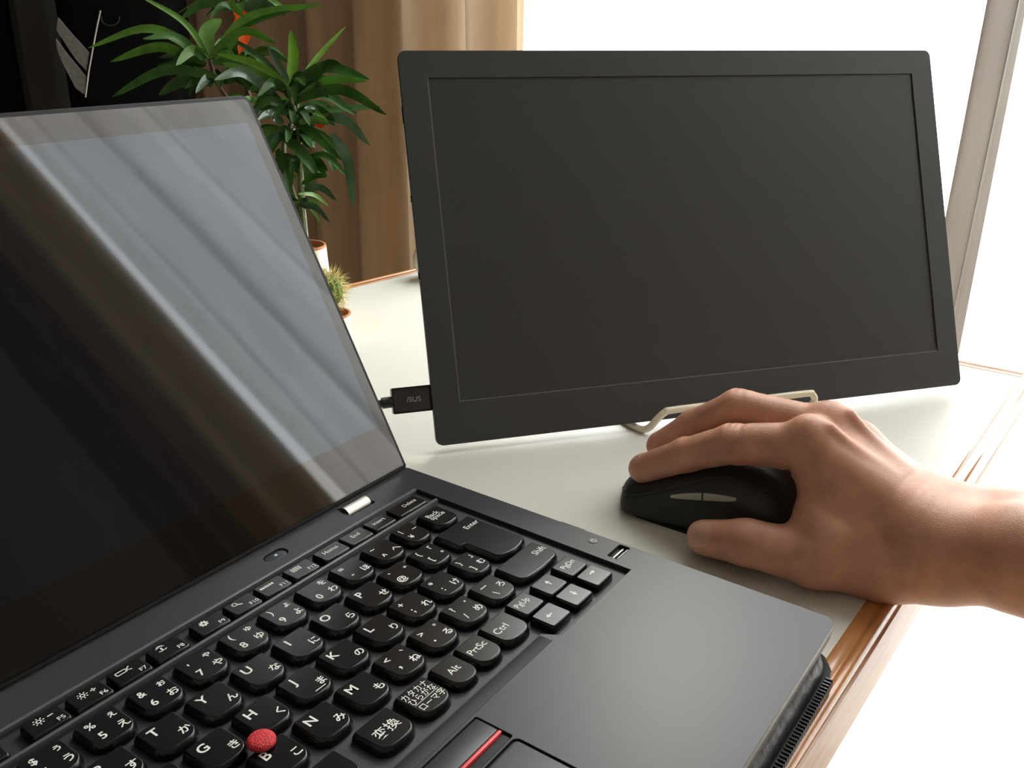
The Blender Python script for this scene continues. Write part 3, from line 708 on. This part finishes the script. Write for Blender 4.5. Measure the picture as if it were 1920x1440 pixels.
    d = d+crease(wR+np.array([-14, 4, 2]), (.1, 1, 0), 22, .7, 1.6)
    return np.maximum(d, -500-G[1]+0*G[0]+0*G[2])
def surface_nets(fn, lo, hi, h):
    ax = [np.arange(lo[i], hi[i]+h, h, dtype=np.float32) for i in range(3)]
    G = np.meshgrid(*ax, indexing='ij', sparse=True)
    Dv = fn(G).astype(np.float32); nx, ny, nz = Dv.shape; S = Dv < 0
    cnt = np.zeros((nx-1, ny-1, nz-1), np.int32)
    for i in (0, 1):
        for j in (0, 1):
            for k in (0, 1): cnt += S[i:nx-1+i, j:ny-1+j, k:nz-1+k]
    ci = np.argwhere((cnt > 0) & (cnt < 8)); idx = -np.ones((nx-1, ny-1, nz-1), np.int64); idx[tuple(ci.T)] = np.arange(len(ci))
    acc = np.zeros((len(ci), 3)); num_ = np.zeros(len(ci))
    cor = [(i, j, k) for i in (0, 1) for j in (0, 1) for k in (0, 1)]
    for a in range(8):
        for b in range(a+1, 8):
            if sum(abs(p-q) for p, q in zip(cor[a], cor[b])) != 1: continue
            ia = ci+np.array(cor[a]); ib = ci+np.array(cor[b]); va = Dv[tuple(ia.T)]; vb = Dv[tuple(ib.T)]
            mk_ = (va < 0) != (vb < 0); t = np.where(mk_, va/np.where(mk_, va-vb, 1), 0)
            acc += mk_[:, None]*(ia+t[:, None]*(ib-ia)); num_ += mk_
    V = acc/num_[:, None]*h+np.array([x[0] for x in ax]); Q = []
    for axn in range(3):
        s0 = [slice(None)]*3; s1 = [slice(None)]*3; s0[axn] = slice(0, -1); s1[axn] = slice(1, None)
        ch = np.argwhere(S[tuple(s0)] != S[tuple(s1)]); o1, o2 = [a for a in range(3) if a != axn]
        ch = ch[(ch[:, o1] > 0) & (ch[:, o2] > 0) & (ch[:, o1] < Dv.shape[o1]-1) & (ch[:, o2] < Dv.shape[o2]-1)]
        e1_ = np.zeros(3, int); e1_[o1] = 1; e2_ = np.zeros(3, int); e2_[o2] = 1
        flip = S[tuple(ch.T)] ^ (axn == 1)
        q = np.stack([idx[tuple((ch-e1_-e2_).T)], idx[tuple((ch-e2_).T)], idx[tuple(ch.T)], idx[tuple((ch-e1_).T)]], 1)
        q[~flip] = q[~flip][:, ::-1]; Q.append(q)
    return V, np.concatenate(Q)
M_skin = mat('skin', (.62, .305, .20), .46, sss=.15, bump=(1600, .40, .0004), var=(70, .16, 6), spec=.4)
Vh, Qh = surface_nets(hand_sdf, (300, -506, -66), (470, -15, 62), 1.25)
per = mk('person', [tuple(x) for x in Vh], [tuple(int(i) for i in q) for q in Qh], M_skin, ang=180, loc=(390, -150, TZ))
tag(per, 'right hand and bare forearm of a person gripping the black mouse', 'person')
def fingernail(c, along, out, w, l):
    c = np.array(c, float); a = np.array(along, float); a /= np.linalg.norm(a); o_ = np.array(out, float); o_ -= a*(o_@a); o_ /= np.linalg.norm(o_); s = np.cross(a, o_)
    rows = []
    def sd(p): return float(hand_sdf([np.array([[[x]]], np.float32) for x in p])[0, 0, 0])
    n = 8
    for i in range(n+1):
        row = []
        for j in range(n+1):
            u, v_ = 2*i/n-1, 2*j/n-1
            uu = u*math.sqrt(1-.35*v_*v_); vv = v_*math.sqrt(1-.25*u*u)
            q = c+a*(uu*l/2)+s*(vv*w/2)+o_*16
            for _ in range(30):
                dd = sd(q)-.28
                if dd < .02: break
                q = q-o_*max(.05, dd*.8)
            row.append(tuple(q))
        rows.append(row)
    V = [p for r in rows for p in r]; m_ = n+1; top = [(i*m_+j, i*m_+j+1, (i+1)*m_+j+1, (i+1)*m_+j) for i in range(n) for j in range(n)]
    N = len(V); V2 = V+[tuple(np.array(p)-o_*.6) for p in V]; F2 = top+[tuple(k+N for k in q[::-1]) for q in top]
    bd = [(i, 0) for i in range(n)]+[(n, j) for j in range(n)]+[(i, n) for i in range(n, 0, -1)]+[(0, j) for j in range(n, 0, -1)]
    for k in range(len(bd)):
        a1 = bd[k][0]*m_+bd[k][1]; b1 = bd[(k+1) % len(bd)]; b1 = b1[0]*m_+b1[1]; F2.append((a1, b1, b1+N, a1+N))
    return mk('fingernail', V2, F2, M_nail, per, ang=70)
di = iT-iD; fingernail(iT+di/np.linalg.norm(di)*2.5, di, (-.15, .3, 1), 10.5, 11)
di = mT-mD; fingernail(mT+di/np.linalg.norm(di)*2.5, di, (0, .3, 1), 10.5, 11)
di = tT-tI; fingernail(tT+di/np.linalg.norm(di)*.5, di, (-.75, .0, .65), 13, 14)

# ------------------------------------------------------------------ mouse
mr = root('mouse', (391, -86, TZ), 'black wireless mouse with champagne thumb buttons under the right hand', 'mouse')
MY0, MY1 = -139, -35
def mring(s, k=0.0):
    """cross-section at s (0 = nose, 1 = tail)"""
    y = MY1+(MY0-MY1)*s
    e = math.sqrt(max(0, 1-((s-.5)/.5)**2)) if False else 1
    end = min(1, (s/.10))**.5 if s < .10 else (min(1, ((1-s)/.22)))**.5 if s > .78 else 1
    end = max(end, .02)
    wl = (29.5-2.5*math.sin(math.pi*min(1, max(0, (s-.25)/.6))))*end+.3; wr = (31+2*math.sin(math.pi*s))*end+.3
    hh = float(np.interp(s, [0, .02, .05, .1, .2, .3, .4, .5, .6, .7, .8, .88, .95, 1], [7, 10, 12, 14.5, 19.5, 25, 30, 34, 36, 35.5, 32.5, 27, 18, 7]))
    cx = 391; R_ = []; n = 40
    for i in range(n):
        a = 2*math.pi*i/n; ca, sa = math.cos(a), math.sin(a)
        w_ = wl if ca < 0 else wr
        x = w_*math.copysign(abs(ca)**(.75 if sa > 0 else .12), ca)
        z = hh/2+hh/2*math.copysign(abs(sa)**(.8 if sa > 0 else .9), sa)
        if ca < 0:   # scooped thumb side with the upper flank leaning inwards
            zz = z/hh; x += 5.5*math.exp(-((zz-.42)/.22)**2)*math.exp(-((s-.55)/.3)**2); x += 6.5*max(0, zz-.3)*end
        R_.append((cx+x, y, TZ+.8+z))
    return R_
ss = [0, .006, .02, .045, .08, .12]+[.12+.58*k/14 for k in range(1, 15)]+[.75, .8, .85, .9, .94, .97, .99, 1.0]
v, f = loft([mring(s) for s in ss]); body = mk('shell', v, f, M_mouse, mr, ang=70)
def mpt(s, fz):      # point on the left flank of the shell at height fraction fz
    R_ = mring(s); L = [p for p in R_ if p[0] < 391]; L.sort(key=lambda p: p[2]); hgt = max(p[2] for p in R_)-TZ-.8
    z = TZ+.8+fz*hgt
    for p, q in zip(L, L[1:]):
        if p[2] <= z <= q[2]:
            t = (z-p[2])/(q[2]-p[2]+1e-9); return np.array([p[0]+(q[0]-p[0])*t, p[1], z])
    return np.array(L[-1])
def fpt(s, z):        # point on the left flank at height z (mm)
    hgt = max(p[2] for p in mring(s))-TZ-.8; return mpt(s, (z-TZ-.8)/hgt)
def flank_strip(s0, s1, prot, n=12):
    rr = []
    for k in range(n+1):
        s = s0+(s1-s0)*k/n; q = (s-.335)/.345; w_ = .35+1.85*math.sin(math.pi*min(1, max(0, q)))**.7; zc_ = -11.6+9*q
        a, b = fpt(s, zc_-w_), fpt(s, zc_+w_); o_ = np.array([-prot, 0, prot*.4]); i_ = np.array([1.5, 0, -.3])
        rr.append([tuple(a+i_), tuple(a+o_*.8), tuple((a+b)/2+o_), tuple(b+o_*.8), tuple(b+i_)])
    return loft(rr)
v, f = flank_strip(.345, .495, .7); tag(mk('thumb_button', v, f, M_mbtn, mr, ang=60), 'champagne forward button')
v, f = flank_strip(.505, .67, .7); tag(mk('thumb_button', v, f, M_mbtn, mr, ang=60), 'champagne back button')
# seam of the top shell and the button split
sp = [mpt(s, min(.9, .62+.5*s)) + np.array([-.15, 0, .1]) for s in [.02+.06*k for k in range(15)]]
v, f = tube([tuple(p) for p in sp], .5, 6); mk('seam', v, f, M_mouse2, mr)
v, f = plate(rrect(365, 419, -134, -41, 16, 6), TZ, TZ+1.6); mk('sole', v, f, M_black, mr)
zw = max(p[2] for p in mring(.2)); v, f = tube([(388, -54, zw-5), (394, -54, zw-5)], 7.5, 20); mk('scroll_wheel', v, f, M_mouse2, mr)

# ------------------------------------------------------------------ potted plant
PD = 800.0; kp = PD/FPX      # mm per pixel at the plant
pc = on(579, 594, 2, TZ)
plant = root('potted_plant', pc, 'leafy green plant with long narrow leaves in a cream pot behind the laptop', 'plant')
dep = float(RC[2] @ (pc-CAM))
top_pt = at(578, 446, dep+2); ph_ = top_pt[2]-TZ
pr = 40*dep/FPX
prof = [(pr*.86, 0), (pr*1.10, 3), (pr*1.14, ph_*.3), (pr*1.06, ph_*.7), (pr*1.0, ph_-2), (pr*.985, ph_), (pr*.90, ph_), (pr*.88, ph_-3), (pr*.86, ph_-9), (pr*.3, ph_-10)]
v, f = lathe(prof[:6], pc, 40, cap=False); mk('pot', v, f, M_pot, plant, ang=50)
v, f = lathe(prof[4:9], (pc[0], pc[1], pc[2]+.6), 40, cap=False); tag(mk('pot_rim', v, f, M_terra, plant, ang=50), 'unglazed terracotta rim')
v, f = lathe([(pr*.88, ph_-9.5), (pr*.5, ph_-8), (2, ph_-7.5)], pc, 24); mk('soil', v, f, M_soil, plant)
for k in range(16):
    a = random.uniform(0, 6.28); r = pr*.78*math.sqrt(random.random()); s = random.uniform(3, 6)
    v, f = ball((pc[0]+r*math.cos(a), pc[1]+r*math.sin(a), TZ+ph_-6.5), s, 5, (1, .8, .7)); mk('pebble', v, f, M_pebble, plant)
def stem(pts, r0, r1, m_=None):
    S = spline([at(x, y, dep+dz) for x, y, dz in pts], 6); n = len(S)
    v, f = tube(S, [r0+(r1-r0)*i/(n-1) for i in range(n)], 8); mk('stem', v, f, m_ or M_stem, plant)
stem([(572, 450, 0), (566, 380, 2), (562, 300, 0), (558, 235, 0), (540, 165, -4)], 3.2, 1.8)
stem([(574, 452, 6), (560, 395, 12), (540, 330, 22), (532, 270, 26), (552, 215, 20), (567, 150, 12)], 3.0, 1.6)
stem([(566, 452, 10), (530, 360, 30), (468, 240, 40), (412, 165, 36), (392, 108, 30)], 3.2, 1.8, M_bark)
stem([(566, 452, 20), (520, 330, 60), (470, 190, 70), (450, 90, 60), (446, -10, 60)], 2.8, 1.5, M_bark)
vd0 = RC[2]
LEAFN = [0]
def leaf(b, mid, t, wpx, c, dz=(0, 0, 0), roll=0.0):
    P = spline([at(b[0], b[1], dep+dz[0]), at(mid[0], mid[1], dep+dz[1]), at(t[0], t[1], dep+dz[2])], 6)
    w = wpx*dep/FPX*.5; n = len(P); top, rings = [], []
    for i, p in enumerate(P):
        s = i/(n-1); tg = P[min(i+1, n-1)]-P[max(i-1, 0)]; tg /= np.linalg.norm(tg)
        sd = np.cross(tg, vd0); sd /= np.linalg.norm(sd)+1e-9; nn = np.cross(sd, tg)
        sd2 = math.cos(roll)*sd+math.sin(roll)*nn; nn2 = np.cross(sd2, tg); 
        if nn2@vd0 > 0: nn2 = -nn2
        ww = w*(math.sin(math.pi*min(1, (.05+.95*s))**.9)**.55 if s < 1 else .03); ww = max(ww, w*.07)
        th = .28
        rings.append([tuple(p-sd2*ww+nn2*ww*.22), tuple(p-sd2*ww*.5+nn2*ww*.09), tuple(p), tuple(p+sd2*ww*.5+nn2*ww*.09), tuple(p+sd2*ww+nn2*ww*.22),
                      tuple(p+sd2*ww*.5+nn2*(ww*.09-th)), tuple(p-nn2*th*1.4), tuple(p-sd2*ww*.5+nn2*(ww*.09-th))])
    V, Fc = loft(rings); o = mk('leaf', V, Fc, M_leaf[c], plant, ang=80); LEAFN[0] += 1
    if c == 4: o['label'] = 'withered orange leaf'
    return o
LV = [((391, 108), (345, 42), (255, -12), 13, 1), ((390, 112), (285, 55), (165, 90), 21, 1), ((385, 113), (330, 70), (268, 73), 17, 0), ((383, 118), (300, 88), (207, 116), 19, 1),
      ((394, 110), (388, 62), (415, 36), 30, 1), ((396, 106), (470, 32), (606, 8), 18, 1), ((398, 104), (455, 58), (519, 82), 16, 1), ((402, 90), (478, 42), (548, 20), 15, 0),
      ((386, 120), (345, 100), (300, 108), 13, 3), ((385, 124), (345, 118), (293, 123), 14, 0), ((402, 143), (310, 132), (210, 182), 20, 0), ((402, 145), (345, 150), (298, 178), 24, 0),
      ((404, 150), (370, 158), (352, 180), 22, 0), ((398, 118), (440, 118), (470, 150), 18, 0), ((402, 108), (425, 95), (447, 70), 12, 1), ((440, -20), (436, 8), (458, 32), 15, 1),
      ((543, 160), (551, 108), (545, 57), 22, 2), ((560, 155), (598, 105), (648, 50), 11, 2), ((541, 165), (490, 108), (412, 60), 10, 3), ((545, 163), (478, 120), (407, 101), 15, 2),
      ((535, 166), (475, 138), (418, 118), 20, 1), ((512, 176), (456, 136), (402, 150), 20, 3), ((541, 152), (522, 120), (501, 86), 13, 3), ((532, 165), (490, 165), (440, 150), 22, 0),
      ((590, 150), (612, 122), (638, 120), 18, 0), ((536, 182), (605, 128), (692, 149), 26, 0), ((536, 200), (600, 175), (668, 216), 24, 0), ((556, 186), (640, 168), (724, 215), 20, 0),
      ((560, 236), (640, 222), (693, 272), 20, 3), ((530, 232), (508, 214), (484, 226), 18, 3), ((572, 204), (590, 204), (590, 223), 14, 3), ((560, 215), (640, 205), (716, 200), 18, 0),
      ((532, 256), (568, 290), (596, 331), 24, 0), ((566, 240), (612, 268), (626, 322), 26, 0), ((622, 250), (652, 300), (662, 388), 22, 3), ((520, 280), (538, 318), (548, 352), 22, 0),
      ((568, 302), (578, 335), (584, 368), 26, 0), ((566, 345), (590, 330), (614, 331), 11, 0), ((566, 356), (602, 352), (631, 376), 13, 3), ((560, 364), (590, 366), (616, 386), 8, 1),
      ((560, 384), (592, 388), (618, 416), 12, 3), ((582, 392), (594, 405), (603, 425), 6, 1), ((560, 230), (595, 225), (618, 233), 14, 1), ((540, 215), (575, 240), (640, 300), 20, 0),
      ((530, 236), (560, 262), (572, 258), 18, 0), ((545, 250), (520, 262), (500, 300), 18, 0), ((530, 195), (505, 190), (480, 205), 20, 0), ((540, 210), (500, 172), (470, 168), 20, 0),
      ((560, 180), (620, 150), (688, 152), 16, 1), ((552, 300), (540, 330), (545, 370), 18, 0), ((566, 300), (610, 292), (650, 330), 15, 0), ((555, 330), (530, 350), (528, 380), 14, 1)]
rnd = random.Random(4)
for k, (b, mdd, t, w, c) in enumerate(LV):
    z0 = 26 if b[0] < 450 else rnd.uniform(-8, 10); zt = rnd.uniform(-45, 40)
    leaf(b, mdd, t, w, c, (z0, z0+zt*.55, z0+zt), rnd.uniform(-.5, .5))
leaf((440, 14), (462, 50), (448, 102), 26, 4, (40, 36, 30), .2); leaf((446, 30), (440, 66), (452, 96), 14, 4, (42, 38, 36), -.3); leaf((590, 232), (602, 236), (614, 229), 9, 4, (0, -4, -8), .2)
# filler whorls, each leaf arching out from its stem
for (cx, cy, cz, n, L, up) in ((545, 175, 0, 15, 105, .25), (552, 215, 14, 16, 110, .05), (548, 255, 10, 15, 100, -.2), (560, 300, 8, 10, 75, -.3), (420, 155, 45, 14, 120, .15), (450, 120, 66, 12, 110, .2), (480, 200, 60, 14, 110, .0), (395, 112, 32, 6, 100, .3), (446, 20, 62, 9, 120, .1), (535, 305, 26, 8, 80, -.3), (566, 385, 4, 5, 50, -.1)):
    for k in range(n):
        a = 2*math.pi*k/n+rnd.uniform(-.3, .3); ca, sa = math.cos(a), math.sin(a); l = L*rnd.uniform(.7, 1.05)
        u = up+rnd.uniform(-.15, .25)
        mid_ = (cx+ca*l*.5, cy-l*(.5*u)-l*.10); tip = (cx+ca*l*.95, cy-l*u*.6+l*.16+rnd.uniform(-6, 8))
        leaf((cx, cy), mid_, tip, rnd.uniform(13, 22), rnd.choice([0, 0, 0, 1, 0, 3]), (cz, cz+sa*l*.22, cz+sa*l*.42), rnd.uniform(-.9, .9))

# ------------------------------------------------------------------ cactus
cc = on(619, 638, 2, TZ); cdp = float(RC[2] @ (cc-CAM)); kc = cdp/FPX
cac = root('cactus', cc, 'small round cactus with yellow spines in a small cream pot beside the laptop lid', 'cactus')
rimz = on(615, 588, 1, cc[1])[2]-TZ; rr_ = 41*kc
prof = [(rr_*.74, 0), (rr_*.86, 2), (rr_*.97, rimz*.6), (rr_*1.0, rimz-1.5), (rr_*.99, rimz)]
v, f = lathe(prof, cc, 36, cap=False); mk('pot', v, f, M_pot, cac, ang=50)
v, f = lathe([(rr_*1.0, rimz-.6), (rr_*1.0, rimz+.6), (rr_*.90, rimz+.6), (rr_*.86, rimz-2.5), (rr_*.80, rimz-3.5)], cc, 36, cap=False); tag(mk('pot_rim', v, f, M_terra, cac, ang=50), 'orange terracotta rim')
v, f = lathe([(rr_*.9, rimz-4), (rr_*.4, rimz-3.4), (1, rimz-3)], cc, 24); mk('soil', v, f, M_terra, cac)
bc = at(616, 546, cdp); br_ = 25*kc
rings = []
for i in range(1, 16):
    a = math.pi*i/16-math.pi/2
    rings.append([(bc[0]+br_*math.cos(a)*(1+.09*math.cos(13*2*math.pi*k/104))*math.cos(2*math.pi*k/104), bc[1]+br_*math.cos(a)*(1+.09*math.cos(13*2*math.pi*k/104))*math.sin(2*math.pi*k/104), bc[2]+br_*1.25*math.sin(a)) for k in range(104)])
v, f = loft(rings); mk('body', v, f, M_cactus, cac, ang=70)
sp_ = []
for i in range(9):
    a = math.pi*(i+.8)/10-math.pi/2
    for j in range(13):
        th_ = 2*math.pi*j/13; base = np.array([bc[0]+br_*1.07*math.cos(a)*math.cos(th_), bc[1]+br_*1.07*math.cos(a)*math.sin(th_), bc[2]+br_*1.25*math.sin(a)])
        nrm_ = np.array([math.cos(a)*math.cos(th_), math.cos(a)*math.sin(th_), math.sin(a)*.9])
        for q in range(5):
            dv = nrm_+np.array([rnd.uniform(-.8, .8) for _ in range(3)]); dv /= np.linalg.norm(dv); ln = rnd.uniform(6, 12)
            sp_.append(tube([base-dv*.5, base+dv*ln*.6, base+dv*ln], [.28, .2, .05], 3))
v, f = join(sp_); tag(mk('spines', v, f, M_spine, cac, smooth=False), 'fine yellow spines', kind='stuff')

# white rounded pot mostly hidden behind the monitor
vp = at(812, 492, 985); vz = TZ
vc = on(811, 521, 2, TZ); vdp = float(RC[2] @ (vc-CAM)); kv = vdp/FPX
vs = root('flower_pot', vc, 'cream rounded pot mostly hidden behind the left edge of the monitor', 'pot')
v, f = lathe([(20*kv, 0), (27*kv, 8*kv), (35*kv, 26*kv), (36*kv, 40*kv), (31*kv, 54*kv), (27*kv, 62*kv), (26*kv, 66*kv), (23*kv, 66*kv), (23*kv, 56*kv), (5*kv, 54*kv)], vc, 36); mk('bowl', v, f, M_pot, vs, ang=60)

# ------------------------------------------------------------------ black bag with grey stripes in the dark corner
bd_ = 1330.0
bo_ = at(200, 60, bd_)
bag = root('sports_bag', (bo_[0], bo_[1], bo_[2]-300), 'black bag with two slanted grey stripes and white piping hanging in the dark corner', 'bag')
ex = RC[0]-np.array([0, 0, RC[0][2]]); ex /= np.linalg.norm(ex); ez = np.array([0, 0, 1.0]); ey = np.cross(ez, ex)   # ey points away from the viewer
def BP(px, py, out_=0.0):
    """point on the upright front face of the bag"""
    d = ray(px, py); s = ((bo_-CAM)@ey)/(d@ey); q = CAM+s*d; u = (q-bo_)@ex; z = (q-bo_)[2]
    return bo_+ex*u+ez*z-ey*out_
def flat(pts, name, m_, lab=None, o0=0.2, o1=2.5):
    P = [BP(x, y, o1) for x, y in pts]; Q = [BP(x, y, o0) for x, y in pts]; n = len(P)
    V = [tuple(q) for q in P+Q]; Fc = [tuple(range(n)), tuple(range(n, 2*n))[::-1]]+[(i, (i+1) % n, (i+1) % n+n, i+n) for i in range(n)]
    o = mk(name, V, Fc, m_, bag, bevel=.4, seg=1)
    if lab: o['label'] = lab
    return o
rb = rrect(-75, 95, -230, 150, 40, 6); rings = []
for ins, t in ((22, 0.0), (6, -6), (0, -18), (0, -70), (10, -92), (30, -100)):
    rings.append([tuple(bo_+ex*x+ez*z-ey*t) for x, z in inset(rb, ins)])
v, f = loft(rings); mk('body', v, f, M_bag, bag, ang=60)
flat([(110, 32), (133, 60), (168, 98), (163, 133), (142, 110), (107, 57)], 'stripe', M_stripe, 'grey slanted stripe')
flat([(106, 72), (130, 104), (162, 143), (160, 178), (143, 165), (118, 118), (108, 92)], 'stripe', M_stripe, 'grey slanted stripe')
v, f = tube([tuple(BP(x, y, 3)) for x, y in ((190, 20), (184, 48), (176, 90), (168, 135), (162, 182))], 1.1, 8); mk('piping', v, f, M_pipe, bag)
v, f = tube([tuple(BP(208+17*math.cos(a), 34+14*math.sin(a), 2)) for a in [math.pi*k/12 for k in range(-1, 14)]], .9, 6); mk('ring', v, f, M_cabgrey, bag)
v, f = tube(spline([tuple(bo_+ex*0+ez*140+ey*40), tuple(bo_+ex*5+ez*210+ey*60), tuple(bo_+ex*40+ez*215+ey*60), tuple(bo_+ex*45+ez*140+ey*40)], 6), 5, 8); mk('strap', v, f, M_bag, bag)
